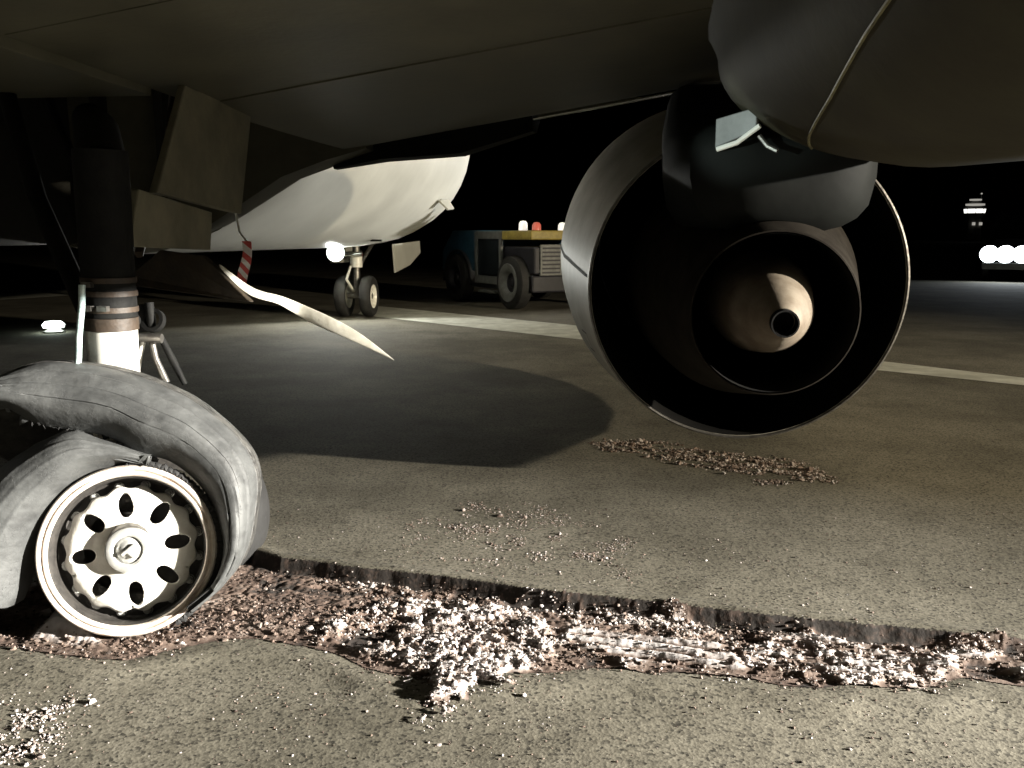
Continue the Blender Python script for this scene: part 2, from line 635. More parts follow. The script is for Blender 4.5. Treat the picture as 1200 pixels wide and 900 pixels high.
# ------------------------------------------------------------------ runway
gx = axis(-2.4, 2.9, .012, -2500, 2500)
gy = axis(1.5, 3.75, .012, -2500, 3500)
X, Y = np.meshgrid(gx, gy)
runway = grid_obj('runway', X, Y, ground_h(X, Y), M['asphalt'])
tag(runway, None, kind='structure')


def marking(name, pts, mat):
    V = [(x, y, .005) for x, y in pts]
    n = len(V) // 2
    F = [(i, i + 1, n * 2 - 2 - i, n * 2 - 1 - i) for i in range(n - 1)]
    o = obj(name, (V, F), mat)
    o['kind'] = 'structure'
    return o


# runway edge line, a straight stripe running away to the left, and a second one far left
marking('edge_line_marking', [(9.0, 3.1), (4.55, 7.25), (0.62, 11.0), (-2.2, 13.9), (-2.6, 14.4), (-2.75, 16.0), (-2.5, 16.1), (0.95, 12.5), (4.75, 7.68), (9.3, 3.4)], M['paint'])
marking('taxiway_line_marking', [(-12.6, 13.5), (-9.4, 20.3), (-8.2, 26), (-9.8, 27), (-11.3, 21.3), (-14.2, 14.4)], M['paint'])

# ------------------------------------------------------------------ crushed bed in the rut
ST = .0048
bx = np.arange(-1.8, 2.35, ST)
by = np.arange(1.92, 3.62, ST)
X, Y = np.meshgrid(bx, by)
fy, ny = far_y(X), near_y(X)
dband = np.minimum(fy - Y, Y - ny)
wnoise = fbm(X, Y, 9, 4, 31)
fine = fbm(X, Y, 55, 2, 32)


def white_mask(X, Y):
    wn_ = fbm(X, Y, 9, 4, 31)
    d = np.maximum.reduce([poly_d(X, Y, p) for p in (F1, F2, F3, F4)])
    fw = sm(poly_d(X, Y, FW) + .05 * (wn_ - .5), -.03, .05)
    w = sm(d + .22 * (wn_ - .52), -.05, .06)
    for p in DK:
        w = w * (1 - .95 * sm(poly_d(X, Y, p) + .12 * (wn_ - .5), -.01, .03))
    holes = np.maximum(sm(fbm(X, Y, 13, 3, 77), .54, .66), .9 * sm(fbm(X * .966 - Y * .259, (X * .259 + Y * .966) * 3, 7, 3, 78), .54, .64))
    return np.maximum(w * (1 - .8 * holes), fw)


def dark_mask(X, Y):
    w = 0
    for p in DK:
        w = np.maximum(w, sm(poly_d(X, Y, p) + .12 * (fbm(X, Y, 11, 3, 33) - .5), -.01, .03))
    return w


wm = white_mask(X, Y)
f2 = sm(poly_d(X, Y, F2) + .10 * (wnoise - .5), -.03, .05)
wm = np.maximum(wm, f2 * (.60 + .35 * sm(fbm(X, Y, 16, 3, 58), .35, .6)))
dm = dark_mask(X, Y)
gh = ground_h(X, Y)
# streaks pressed by the dragged tread run along the rut
u = (X * .966 - Y * .259)
v = (X * .259 + Y * .966)
streak = sm(poly_d(X, Y, F2), -.04, .05)
streak = np.maximum(streak, .75 * sm(poly_d(X, Y, F4), -.03, .06))
streak = np.maximum(streak, .5 * sm(poly_d(X, Y, F3), -.03, .06))
ridges = .5 + .5 * np.sin(2 * np.pi * (v * 15 + .6 * fbm(u, v, 3, 2, 55)))  # grooves are also coloured dark, standing in for shade between ridges
lump = np.abs(fbm(X, Y, 34, 3, 41) - .5) * 2
bedm = sm(dband, 0, .07)
hgt = gh + .003 + bedm * (1 - .85 * streak) * (.012 * fbm(X, Y, 20, 4, 43) + .010 * fbm(X, Y, 75, 2, 45)) + wm * (1 - .85 * sm(poly_d(X, Y, FW), -.05, .0)) * (.006 + (.010 * lump + .021 * fine) * (1 - .84 * streak)) \
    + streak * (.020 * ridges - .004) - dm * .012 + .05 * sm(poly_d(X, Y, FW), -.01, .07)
hgt = np.maximum(hgt, gh + .002)
attr = np.clip(.45 * (fine - .5) * wm * (1 - .6 * streak) + .20 + .75 * (fbm(X, Y, 8, 4, 44) - .47) + .30 * (fbm(X, Y, 70, 2, 46) - .5) - .32 * (1 - sm(fy - Y, .03, .07)) + .75 * wm * (1 - np.minimum(1, streak * 1.2) * (1 - sm(ridges, .15, .6))) - .30 * dm, 0, 1)  # far wall gets a dark soil colour in place of its shade
keep = (dband > -.004) & (fy - Y > -.004) | (wm > .25)
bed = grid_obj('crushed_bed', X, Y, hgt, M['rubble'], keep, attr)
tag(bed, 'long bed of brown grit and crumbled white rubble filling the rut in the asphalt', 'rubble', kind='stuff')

# ------------------------------------------------------------------ loose rubble
ico = [(0, .526, .851), (0, -.526, .851), (0, .526, -.851), (0, -.526, -.851), (.526, .851, 0), (-.526, .851, 0), (.526, -.851, 0), (-.526, -.851, 0), (.851, 0, .526), (.851, 0, -.526), (-.851, 0, .526), (-.851, 0, -.526)]
icof = [(0, 1, 8), (0, 10, 1), (0, 8, 4), (0, 4, 5), (0, 5, 10), (1, 7, 6), (1, 6, 8), (1, 10, 7), (2, 9, 3), (2, 4, 9), (2, 5, 4), (2, 11, 5), (2, 3, 11), (3, 9, 6), (3, 6, 7), (3, 7, 11), (4, 8, 9), (5, 11, 10), (6, 9, 8), (7, 10, 11)]
ICO = np.array(ico)
ICOF = np.array(icof)


def chunks(name, px, py, pz, size, white, label):
    n = len(px)
    base = ICO[None] * RNG.uniform(.6, 1.35, (n, 12, 1))
    base = base * RNG.uniform(.55, 1.3, (n, 1, 3))
    a = RNG.uniform(0, 6.28, n)
    ca, sa = np.cos(a)[:, None], np.sin(a)[:, None]
    x = base[..., 0] * ca - base[..., 1] * sa
    y = base[..., 0] * sa + base[..., 1] * ca
    V = np.stack([x, y, base[..., 2] * .75], -1) * size[:, None, None] + np.stack([px, py, pz], -1)[:, None, :]
    F = (ICOF[None] + (np.arange(n) * 12)[:, None, None]).reshape(-1, 3)
    o = raw_obj(name, V.reshape(-1, 3), F, M['rubble'], np.repeat(white, 12), False)
    tag(o, label, 'rubble', kind='stuff')
    return o


def scatter(n, x0, x1, y0, y1, dens):
    x = RNG.uniform(x0, x1, n)
    y = RNG.uniform(y0, y1, n)
    k = RNG.uniform(0, 1, n) < dens(x, y)
    return x[k], y[k]


def bed_z(x, y):
    ix = np.clip(np.round((x - bx[0]) / ST).astype(int), 0, len(bx) - 1)
    iy = np.clip(np.round((y - by[0]) / ST).astype(int), 0, len(by) - 1)
    return np.where(keep[iy, ix], hgt[iy, ix], gh[iy, ix])


x, y = scatter(190000, -1.0, 2.3, 1.95, 3.2, lambda x, y: .60 * white_mask(x, y) * (1 - .90 * sm(poly_d(x, y, F2), -.03, .03)) * (1 - .65 * sm(poly_d(x, y, F4), -.02, .05)))
s = np.clip(RNG.lognormal(-5.9, .5, len(x)), .0015, .014)
chunks('white_rubble', x, y, bed_z(x, y) + s * .3, s, np.clip(np.where(RNG.uniform(0, 1, len(x)) < .4, .48, .80) + RNG.normal(0, .15, len(x)), .1, 1), 'bright crumbled white rubble heaped along the rut right of the burst tyre')


def brown_d(x, y):
    b = sm(np.minimum(far_y(x) - y - .01, y - near_y(x) + .02), -.01, .04)
    return b * (1 - white_mask(x, y)) * sm(fbm(x, y, 6, 3, 61), .35, .6)


x, y = scatter(42000, -1.75, 2.3, 2.1, 3.5, brown_d)
s = np.clip(RNG.lognormal(-5.85, .5, len(x)), .0015, .014)
chunks('brown_grit', x, y, bed_z(x, y) + s * .3, s, np.clip(RNG.normal(.29, .17, len(x)), .02, .75), 'reddish brown grit and clods lying in the rut beside the tyre')


def patch(name, n, poly, mean, lo, label, sz=-5.2, soft=.05, streaky=False):
    P = np.array(poly)

    def d(x, y):
        m = sm(poly_d(x, y, poly) + .35 * soft / .05 * .3 * (fbm(x, y, 7, 3, 71) - .5), -soft, soft)
        if streaky:
            return m * sm(fbm(x, y * 2.2 + x * .8, 9, 3, 75), .38, .6)
        return m * sm(fbm(x, y, 10, 3, 72), .42, .68)
    x, y = scatter(n, P[:, 0].min() - .1, P[:, 0].max() + .1, P[:, 1].min() - .1, P[:, 1].max() + .1, d)
    s = np.clip(RNG.lognormal(sz, .5, len(x)), .002, .03)
    return chunks(name, x, y, ground_h(x, y) + s * .35, s, np.clip(RNG.normal(mean, .18, len(x)), lo, 1), label)


patch('rubble_patch', 36000, FE, .50, .05, 'small heap of pale rubble on the asphalt below the engine exhaust', -5.5, .07, True)
patch('rubble_patch', 16000, FM, .50, .1, 'thin scatter of pale crumbs on bare asphalt behind the rut', -6.25, .24)
patch('rubble_patch', 8000, FL, .68, .1, 'small patch of white crumbs in the near left foreground', -6.05, .09)
patch('rubble_patch', 9000, FW, .95, .7, 'small white powdery heap at the foot of the burst wheel', -5.6, .03)
x, y = scatter(15000, -2.2, 3.0, 1.5, 3.9, lambda x, y: .25 + .75 * sm(fbm(x, y, 3, 3, 81), .45, .65))
s = np.clip(RNG.lognormal(-6.3, .45, len(x)), .001, .005)
chunks('loose_gravel', x, y, ground_h(x, y) + s * .25, s, np.clip(RNG.normal(.38, .30, len(x)), 0, .95), 'fine loose gravel strewn over the near asphalt')

# ------------------------------------------------------------------ the airplane (local frame: x starboard, y forward, z up)
PSI = R(6.5)
L0, U0 = -4.1, 6.0
c_, s_ = math.cos(PSI), math.sin(PSI)
plane = thing('airplane', 'white and grey jet airliner standing on a burst main wheel, seen from under its wing', 'airplane',
              (L0 * c_ + U0 * s_, -L0 * s_ + U0 * c_, 0), -PSI)


def A(l, u_, z):
    return (l - L0, u_ - U0, z)


def AW(x, y, z):
    return A(x * c_ - y * s_, x * s_ + y * c_, z)


# --- fuselage
def ring(l, u_, zc, rl, rz, n=40, pw=2.0):
    out = []
    for k in range(n):
        a = 2 * math.pi * k / n
        ca, sa = math.cos(a), math.sin(a)
        out.append(A(l + rl * math.copysign(abs(ca) ** (2 / pw), ca), u_, zc + rz * math.copysign(abs(sa) ** (2 / pw), sa)))
    return out


fs = []
for u_, r_, b_ in ((6.9, 1.88, 1.13), (10, 1.88, 1.13), (13, 1.88, 1.13), (14.2, 1.82, 1.17), (15.2, 1.64, 1.28), (16.1, 1.34, 1.48), (16.9, .95, 1.76), (17.4, .55, 2.05), (17.62, .2, 2.32), (17.65, .02, 2.45)):
    fs.append(ring(-4.1, u_, b_ + r_, r_, r_))
obj('fuselage', loft(fs), M['white'], plane, True)
for dx in (-4.85,):
    pass

# --- belly fairing with the front wall of the wheel well
prof = [(-6.3, 1.9), (-5.6, 1.46), (-4.9, 1.24), (-4.1, 1.20), (-3.4, 1.25), (-3.05, 1.36), (-2.78, 1.52), (-2.45, 1.72), (-2.1, 1.84), (-1.8, 1.92), (-1.75, 2.25), (-2.4, 2.75), (-5.8, 2.75)]
fr = []
for u_, k, kz in ((6.30, 1, 1), (6.6, 1, 1), (6.85, .97, .94), (7.1, .90, .80), (7.4, .78, .55)):
    fr.append([A(-4.1 + (l + 4.1) * k, u_, 2.1 + (z - 2.1) * kz) for l, z in prof])
obj('belly_fairing', loft(fr), M['wing'], plane, True)
rp = [A(-6.3, .3, 1.92), A(-1.93, .3, 1.92), A(-1.93, 3.55, 1.90), A(-6.3, 3.55, 1.90)]
obj('belly_panel', plate(rp, .08), M['wing'], plane, bevel=.006)

# --- wheel well (ceiling, side walls, frames)
ww = obj('wheel_well', cat(box(-2.4, 2.2, -2.46, .28, 2.55, 2.62), box(-.15, .0, -2.44, .29, 1.22, 2.54), box(2.19, 2.26, -2.3, .28, 2.0, 2.54)), M['well'], plane)
for k in range(3):
    obj('frame_rib', box(.25 + .5 * k, .32 + .5 * k, .17, .285, 1.35 + .09 * k, 2.54), M['well'], ww)
obj('retract_strut', tube([AW(-2.1, 3.7, 1.86), AW(-1.85, 3.4, 1.42), AW(-1.52, 3.05, 1.02)], .035, 10), M['blackm'], ww, True)
obj('well_pipe', tube([AW(-2.6, 4.8, 2.3), AW(-2.3, 4.6, 1.7), AW(-2.0, 4.3, 1.5), AW(-1.8, 3.9, 1.5)], .022, 8), M['blackm'], ww, True)
obj('well_pipe', tube([AW(-1.62, 4.4, 2.3), AW(-1.66, 4.2, 1.6), AW(-1.6, 3.7, 1.2)], .018, 8), M['brown'], ww, True)


# --- wing
def le(l):
    return 6.63 - .41 * (l + 1.885) if l < 2 else 5.037 - .5 * (l - 2)


def te(l):
    return .2 if l < 1.5 else .2 - .28 * (l - 1.5)


def zl(l):
    return 1.915 + .10 * (l + 1.885)


def low(l, c):
    z = zl(l)
    if c < .07:
        q = 1 - c / .07
        return z + .20 * (1 - math.sqrt(max(0, 1 - q * q)))
    if c > .62:
        return z + .22 * ((c - .62) / .38) ** 1.6
    return z - .02 * math.sin((c - .07) / .55 * math.pi)


def wsec(l):
    LE, ch = le(l), le(l) - te(l)
    cs = [0, .004, .012, .025, .045, .07, .15, .25, .35, .45, .55, .62, .7, .8, .9, 1]
    lo_ = [A(l, LE - c * ch, low(l, c)) for c in cs]
    up_ = [A(l, LE - c * ch, zl(l) + .24 + .48 * math.sin(math.pi * min(1, c ** .6)) * (1 - .3 * c)) for c in reversed(cs[1:-1])]
    return lo_ + up_


wing = obj('wing', loft([wsec(l) for l in np.linspace(-1.95, 10.3, 26)]), M['wing'], plane, True)


def skin(l0, l1, c0, c1, lift):
    nl, nc = 10, 8
    V, F = [], []
    for off in (lift, -.01):
        for i in range(nl):
            for j in range(nc):
                l = l0 + (l1 - l0) * i / (nl - 1)
                c = c0 + (c1 - c0) * j / (nc - 1)
                V.append(A(l, le(l) - c * (le(l) - te(l)), low(l, c) - off))
    n = nl * nc
    for i in range(nl - 1):
        for j in range(nc - 1):
            a = i * nc + j
            F.append((a, a + nc, a + nc + 1, a + 1))
            F.append((n + a, n + a + 1, n + a + nc + 1, n + a + nc))
    for i in range(nl - 1):
        for a, d in ((i * nc, 1), ((i * nc) + nc - 1, -1)):
            F.append((a, a + n, a + nc + n, a + nc))
    for j in range(nc - 1):
        for a in (j, (nl - 1) * nc + j):
            F.append((a, a + 1, a + 1 + n, a + n))
    return V, F


lw = [-1.93, .97, 2.9, 4.9]
cw = [.085, .175, .415, .62, .80]
for i in range(len(lw) - 1):
    for j in range(len(cw) - 1):
        if (i, j) in ((1, 1),):
            c0, c1 = cw[j] + .02, cw[j + 1]
        else:
            c0, c1 = cw[j], cw[j + 1]
        obj('skin_panel', skin(lw[i] + .006, lw[i + 1] - .006, c0 + .0015, c1 - .0015, .006 + .003 * ((i + j) % 2)), M['wing'], wing, True)
# leading edge slat, its shiny lip and the pieces at its inner end
sl = []
for l in np.linspace(-1.5, .15, 12):
    LE = le(l)
    sl.append([A(l, LE + .02, zl(l) + .10), A(l, LE + .10, zl(l) + .06), A(l, LE + .16, zl(l) + .10), A(l, LE + .15, zl(l) + .20), A(l, LE + .03, zl(l) + .22)])
obj('leading_edge_slat', loft(sl), M['wing'], plane, True)
obj('slat_lip', tube([A(l, le(l) - .02, zl(l) + .028) for l in np.linspace(-.95, .4, 14)], .012, 8), M['chrome'], wing, True)
obj('slat_track', tube([A(-1.80, le(-1.8) - .05, zl(-1.8) - .005), A(-1.78, le(-1.78) + .10, zl(-1.78) + .02)], .02, 8), M['chrome'], wing, True)

obj('dark_edge_panel', loft([[A(*p) for p in r] for r in [[(-2.15, 6.62, 1.80), (-2.15, 6.72, 1.80), (-2.15, 6.75, 1.95), (-2.15, 6.55, 1.95)], [(-1.75, 6.52, 1.862), (-1.72, 6.66, 1.852), (-1.7, 6.70, 2.05), (-1.75, 6.45, 2.05)], [(-1.1, 6.28, 1.875), (-1.08, 6.42, 1.865), (-1.05, 6.45, 2.10), (-1.1, 6.2, 2.10)], [(-.55, 6.10, 2.00), (-.53, 6.2, 2.00), (-.5, 6.22, 2.12), (-.55, 6.0, 2.12)]]]), M['pylon'], plane, True)  # dark panel filling the wedge below the leading edge

# --- gear doors hanging beside the strut
obj('gear_door', plate([AW(-1.382, 3.73, 1.90), AW(-1.368, 4.60, 1.91), AW(-1.37, 4.35, 1.388), AW(-1.37, 3.33, 1.44)], .035), M['door'], plane, bevel=.006)
obj('gear_door', plate([AW(-1.316, 3.05, 1.44), AW(-1.323, 3.80, 1.382), AW(-1.333, 3.78, 1.218), AW(-1.325, 2.97, 1.241)], .03), M['door'], plane, bevel=.006)
o = obj('gear_door', plate([AW(-1.565, 3.55, 1.117), AW(-1.398, 3.45, 1.223), AW(-1.197, 3.37, 1.201), AW(-0.992, 3.27, 1.029), AW(-1.61, 3.55, 1.082)], .025), M['rust'], plane, bevel=.005)
o['label'] = 'brown scorched lower door piece'
# torn bright strip of skin
st = [((-1.138, 3.33, 1.176), .010), ((-1.072, 3.33, 1.11), .018), ((-1.005, 3.34, 1.053), .026), ((-0.919, 3.35, 1.039), .024), ((-.90, 3.48, 1.000), .040), ((-.812, 3.45, .960), .050), ((-.72, 3.42, .926), .043), ((-.62, 3.38, .885), .032), ((-.53, 3.34, .838), .016), ((-.455, 3.30, .797), .002)]
Vs, Fs = [], []
for i, (p, w) in enumerate(st):
    p = AW(*p)
    tw = .35 + .35 * math.sin(i * 1.1)
    Vs += [(p[0] - w * .15, p[1] - w * tw, p[2] - w * .60), (p[0] + w * .15, p[1] + w * tw, p[2] + w * .60)]
Fs = [(2 * i, 2 * i + 2, 2 * i + 3, 2 * i + 1) for i in range(len(st) - 1)]
o = obj('torn_skin_strip', (Vs, Fs), M['strip'], plane, True, solid=.006, sub=2)
o['label'] = 'bent torn strip of pale skin tapering to a point'

# --- main gear leg
sb, stp = Vector((-1.405, 2.97, .42)), Vector((-1.375, 2.95, 1.95))


def sp(z):
    t = (z - sb.z) / (stp.z - sb.z)
    q = sb + (stp - sb) * t
    return AW(*q)


leg = obj('main_gear_strut', tube([sp(.38), sp(.955)], .083, 28), M['strut_white'], plane, True)
obj('collar', tube([sp(.957), sp(1.0)], .089, 28), M['brown'], leg, True)
obj('outer_cylinder', tube([sp(1.002), sp(1.35), sp(1.56)], [.086, .088, .088], 28), M['blackm'], leg, True)
obj('trunnion_beam', tube([AW(-1.375, 2.95, 1.50), AW(-1.55, 3.3, 1.66), AW(-2.0, 4.2, 1.82)], [.082, .08, .08], 16), M['blackm'], leg, True)
for z in (1.02, 1.075, 1.12):
    obj('clamp_band', tube([sp(z), sp(z + .018)], .091, 28), M['brown'], leg, True)
for z, dx in ((1.035, -.02), (1.035, .035), (1.115, -.015)):
    q = Vector(sp(z))
    obj('clamp_bolt', box(q.x + dx - .02, q.x + dx + .015, q.y - .106, q.y - .085, q.z - .008, q.z + .010), M['steel'], leg)
obj('hydraulic_line', tube([AW(-1.404, 2.80, 1.12), AW(-1.409, 2.80, 1.06), AW(-1.426, 2.795, .95), AW(-1.436, 2.80, .88), AW(-1.45, 2.80, .80)], .011, 10), M['hose'], leg, True)
obj('axle', tube([AW(-1.43, 3.12, .34), AW(-1.235, 2.63, .29)], .07, 16), M['steel'], leg, True)
# broken torsion link with its actuator
def KW(x, y, z):
    k = 1.10
    return AW(x * k - .03, y * k, 1.27 - (1.27 - z) * k)


obj('shimmy_damper', tube([KW(-1.215, 2.86, 1.05), KW(-1.21, 2.85, .96)], .036, 14), M['blackm'], leg, True)
obj('damper_rod', tube([KW(-1.175, 2.83, 1.06), KW(-1.17, 2.83, .97)], .016, 10), M['blackm'], leg, True)
obj('link_bracket', tube([AW(-1.40, 3.0, 1.02), KW(-1.22, 2.86, .985)], .028, 10), M['blackm'], leg, True)
obj('damper_ring', xf(lathe([(.03, -.012), (.044, -.012), (.044, .012), (.03, .012)], 20, True), Matrix.Translation(KW(-1.165, 2.83, 1.0)) @ Matrix.Rotation(R(70), 4, 'X')), M['blackm'], leg, True)
obj('torsion_link', tube([KW(-1.205, 2.85, .945), KW(-1.228, 2.85, .88), KW(-1.25, 2.86, .79)], [.009, .012, .010], 10), M['strut_white'], leg, True)
obj('torsion_link', tube([KW(-1.185, 2.85, .945), KW(-1.17, 2.84, .87), KW(-1.135, 2.83, .79)], [.012, .012, .014], 10), M['steel'], leg, True)
obj('torsion_link', tube([KW(-1.155, 2.85, .95), KW(-1.12, 2.86, .86), KW(-1.085, 2.86, .78)], [.011, .014, .010], 10), M['blackm'], leg, True)
obj('link_pin', tube([KW(-1.235, 2.83, .945), KW(-1.14, 2.83, .94)], .018, 12), M['steel'], leg, True)

# --- burst main wheel; local z = axle towards the viewer
wc = Vector((-1.228, 2.60, .2856))
nv = Vector((.21729, -.94117, .25882)).normalized()
e1 = Vector((.97437, .22495, 0)).normalized()
e2 = nv.cross(e1)
WM = Matrix(((e1.x, e2.x, nv.x, wc.x), (e1.y, e2.y, nv.y, wc.y), (e1.z, e2.z, nv.z, wc.z), (0, 0, 0, 1)))
rootM = Matrix.Translation(plane.location) @ Matrix.Rotation(-PSI, 4, 'Z')
WL = rootM.inverted() @ WM


def dish():
    """wheel face: polar grid with 8 oval holes cut through"""
    nth = 256
    rs = [.070, .077, .084, .09, .097] + list(np.linspace(.104, .180, 20)) + [.187, .194]

    def z(r):
        return -.040 - .012 * sm(np.float64(r), .07, .12) - .026 * sm(np.float64(r), .165, .222)
    V = []
    holes = [2 * math.pi * (k + .12) / 8 for k in range(8)]
    ha, hb = .040, .0235
    rc = .140
    inside = []
    for r in rs:
        for k in range(nth):
            a = 2 * math.pi * k / nth
            x_, y_ = r * math.cos(a), r * math.sin(a)
            flag = False
            for h in holes:
                dx_ = x_ * math.cos(h) + y_ * math.sin(h) - rc
                dy_ = -x_ * math.sin(h) + y_ * math.cos(h)
                q = math.hypot(dx_ / ha, dy_ / hb)
                if q < 1:
                    flag = True
                    if q > .70:      # snap to the rim of the hole
                        f_ = 1 / q
                        x2, y2 = (dx_ * f_ + rc), dy_ * f_
                        x_, y_ = x2 * math.cos(h) - y2 * math.sin(h), x2 * math.sin(h) + y2 * math.cos(h)
                        flag = None
                    break
            inside.append(flag)
            if r > .186:      # scalloped outer edge between the tie bolts
                g = 1 + .030 * math.cos(16 * a - math.pi) + .012 * math.sin(5 * a)
                x_, y_ = x_ * g, y_ * g
            V.append((x_, y_, float(z(math.hypot(x_, y_)))))
    F = []
    for i in range(len(rs) - 1):
        for k in range(nth):
            q = (i * nth + k, i * nth + (k + 1) % nth, (i + 1) * nth + (k + 1) % nth, (i + 1) * nth + k)
            fl = [inside[t] for t in q]
            if any(t is True for t in fl) or all(t is None for t in fl):
                continue
            F.append(q)
    return V, F


wheel = obj('main_wheel', dish(), M['wheelpaint'], plane, True, WL, solid=.012)
wheel['label'] = 'burst main wheel resting on its pale rim'
obj('rim_well', lathe([(.150, -.082), (.19, -.084), (.222, -.088), (.230, -.075)], 96), M['wheeldirt'], wheel, True)
obj('rim_barrel', lathe([(.2285, -.080), (.2285, -.050), (.231, -.012), (.236, -.006), (.238, -.28), (.20, -.30), (.20, -.10), (.2285, -.080)], 96), M['wheeldirt'], wheel, True)
obj('rim_flange', lathe([(.236, -.010), (.237, .000), (.241, .004), (.248, .004), (.251, -.002), (.254, -.001), (.258, .006), (.266, .006), (.271, .000), (.272, -.012), (.262, -.030), (.240, -.030)], 128), M['rimedge'], wheel, True)
obj('brake_disc', lathe([(.02, -.13), (.19, -.13), (.19, -.20), (.02, -.20)], 64), M['wheeldirt'], wheel, True)
obj('hub_ring', lathe([(.044, -.004), (.050, .002), (.062, .003), (.070, -.002), (.073, -.014), (.077, -.054)], 64), M['hub'], wheel, True)
obj('hub_cap', lathe([(.0005, .006), (.012, .007), (.022, .004), (.032, -.004), (.042, -.010), (.048, -.012), (.048, -.03)], 48), M['hub'], wheel, True)
obj('hub_latch', cat(xf(box(-.026, .026, -.005, .005, 0, .010), Matrix.Translation((.003, .002, .006)) @ Matrix.Rotation(R(38), 4, 'Z')), xf(box(-.012, .016, -.005, .005, 0, .010), Matrix.Translation((.010, -.012, .004)) @ Matrix.Rotation(R(-40), 4, 'Z'))), M['hub'], wheel, bevel=.002)
b0 = None
for k in range(16):
    a = 2 * math.pi * (k + .5) / 16
    mx = Matrix.Translation(((.207) * math.cos(a), .207 * math.sin(a), -.086)) @ Matrix.Rotation(a, 4, 'Z')
    if b0 is None:
        b0 = obj('tie_bolt', cat(lathe([(.0005, .020), (.007, .020), (.0075, .012), (.0076, .011), (.0125, .011), (.0125, 0)], 6), lathe([(.0125, .0), (.016, .001), (.016, -.004)], 16)), M['hub'], wheel, False, mx)
    else:
        dup(b0, wheel, mx)
for k in range(8):      # drive keys between the holes
    a = 2 * math.pi * (k + .62) / 8
    mx = Matrix.Rotation(a, 4, 'Z')
    obj('web_rib', xf(box(.066, .100, -.006, .006, -.058, -.044), mx), M['wheelpaint'], wheel, bevel=.003)


def crom(P, t):
    n = len(P) - 1
    t = min(max(t, 0), n - 1e-6)
    i = int(t)
    f_ = t - i
    p0, p1, p2, p3 = P[max(i - 1, 0)], P[i], P[i + 1], P[min(i + 2, n)]
    return .5 * ((2 * p1) + (-p0 + p2) * f_ + (2 * p0 - 5 * p1 + 4 * p2 - p3) * f_ ** 2 + (-p0 + 3 * p1 - 3 * p2 + p3) * f_ ** 3)


TT = [(-0.642, 0.435), (-0.53, 0.513), (-0.416, 0.563), (-0.289, 0.621), (-0.183, 0.623), (-0.042, 0.595), (0.091, 0.543), (0.226, 0.457), (0.347, 0.333), (0.39, 0.226), (0.38, 0.108), (0.351, -0.022), (0.286, -0.118), (0.184, -0.200)]
NN = [(-0.605, 0.334), (-0.486, 0.448), (-0.377, 0.489), (-0.278, 0.433), (-0.178, 0.406), (-0.054, 0.375), (0.040, 0.318), (0.128, 0.288), (0.205, 0.226), (0.256, 0.155), (0.292, 0.035), (0.294, -0.056), (0.262, -0.138), (0.186, -0.200)]


def strap(k0, k1, ns=120, npf=20):
    stations = []
    for i in range(len(TT)):
        T = np.array(TT[i])
        N = np.array(NN[i])
        torn = 1 - min(1, max(0, (i - 4) / 2.5))
        wN = -.055 * torn - .022 * (1 - torn)
        pts = [np.array([*N, wN]),
               np.array([*(N + .30 * (T - N)), .015 * torn + .034 * (1 - torn)]),
               np.array([*(N + .62 * (T - N)), -.01 * torn + .030 * (1 - torn)]),
               np.array([*(N + .88 * (T - N)), -.055]),
               np.array([*T, -.16]),
               np.array([*(T * .975), -.27]),
               np.array([*(T * .90), -.35]),
               np.array([*(T * .72), -.375])]
        stations.append(np.array(pts))
    S = np.array(stations)
    V, F = [], []
    for a in range(ns):
        row = crom(S, a / (ns - 1) * (len(S) - 1))
        for b in range(npf):
            p = crom(row, k0 + b / (npf - 1) * (k1 - k0))
            kk = k0 + b / (npf - 1) * (k1 - k0)
            w = .0035 * (fbm(np.float64(p[0]), np.float64(p[1] + p[2]), 11, 3, 91) - .5) * 2
            for g_ in (1.15, 1.75, 2.45):
                w += .0035 * math.exp(-((kk - g_) / .05) ** 2)
            for g_ in (3.50, 3.86, 4.3, 4.8):
                w -= .011 * math.exp(-((kk - g_) / .07) ** 2) * (.35 + .65 * float(sm(np.float64(math.sin(a * .9 + g_ * 7)), -.4, .2)))
            rr = math.hypot(p[0], p[1])
            k = 1 + w / max(rr, .1)
            q = [p[0] * k, p[1] * k, p[2] + w * .5]
            if k0 == 0 and b == 0 and a < ns * .5:      # jagged torn edge
                jag = .045 * (float(fbm(np.float64(a * .8), np.float64(2.), 1, 3, 95)) - .5)
                q[0] += jag
                q[1] += jag * 1.6
            V.append(tuple(q))
    for a in range(ns - 1):
        for b in range(npf - 1):
            i = a * npf + b
            F.append((i, i + 1, i + npf + 1, i + npf))
    return V, F


obj('tyre_shoulder', strap(0, 3.3, 120, 64), M['tyre'], wheel, True, solid=.013)
o = obj('tyre_tread', strap(3.28, 7, 140, 60), M['tread'], wheel, True, solid=.015)
o['label'] = 'loose torn tyre tread arched over the rim'
OO = [(0.075, 0.296), (-0.075, 0.359), (-0.176, 0.392), (-0.308, 0.339), (-0.411, 0.256), (-0.495, 0.143), (-0.531, 0.015), (-0.500, -0.095)]
II = [(0.070, 0.272), (-0.041, 0.274), (-0.153, 0.228), (-0.243, 0.133), (-0.298, 0.031), (-0.325, -0.055), (-0.340, -0.105), (-0.360, -0.150)]


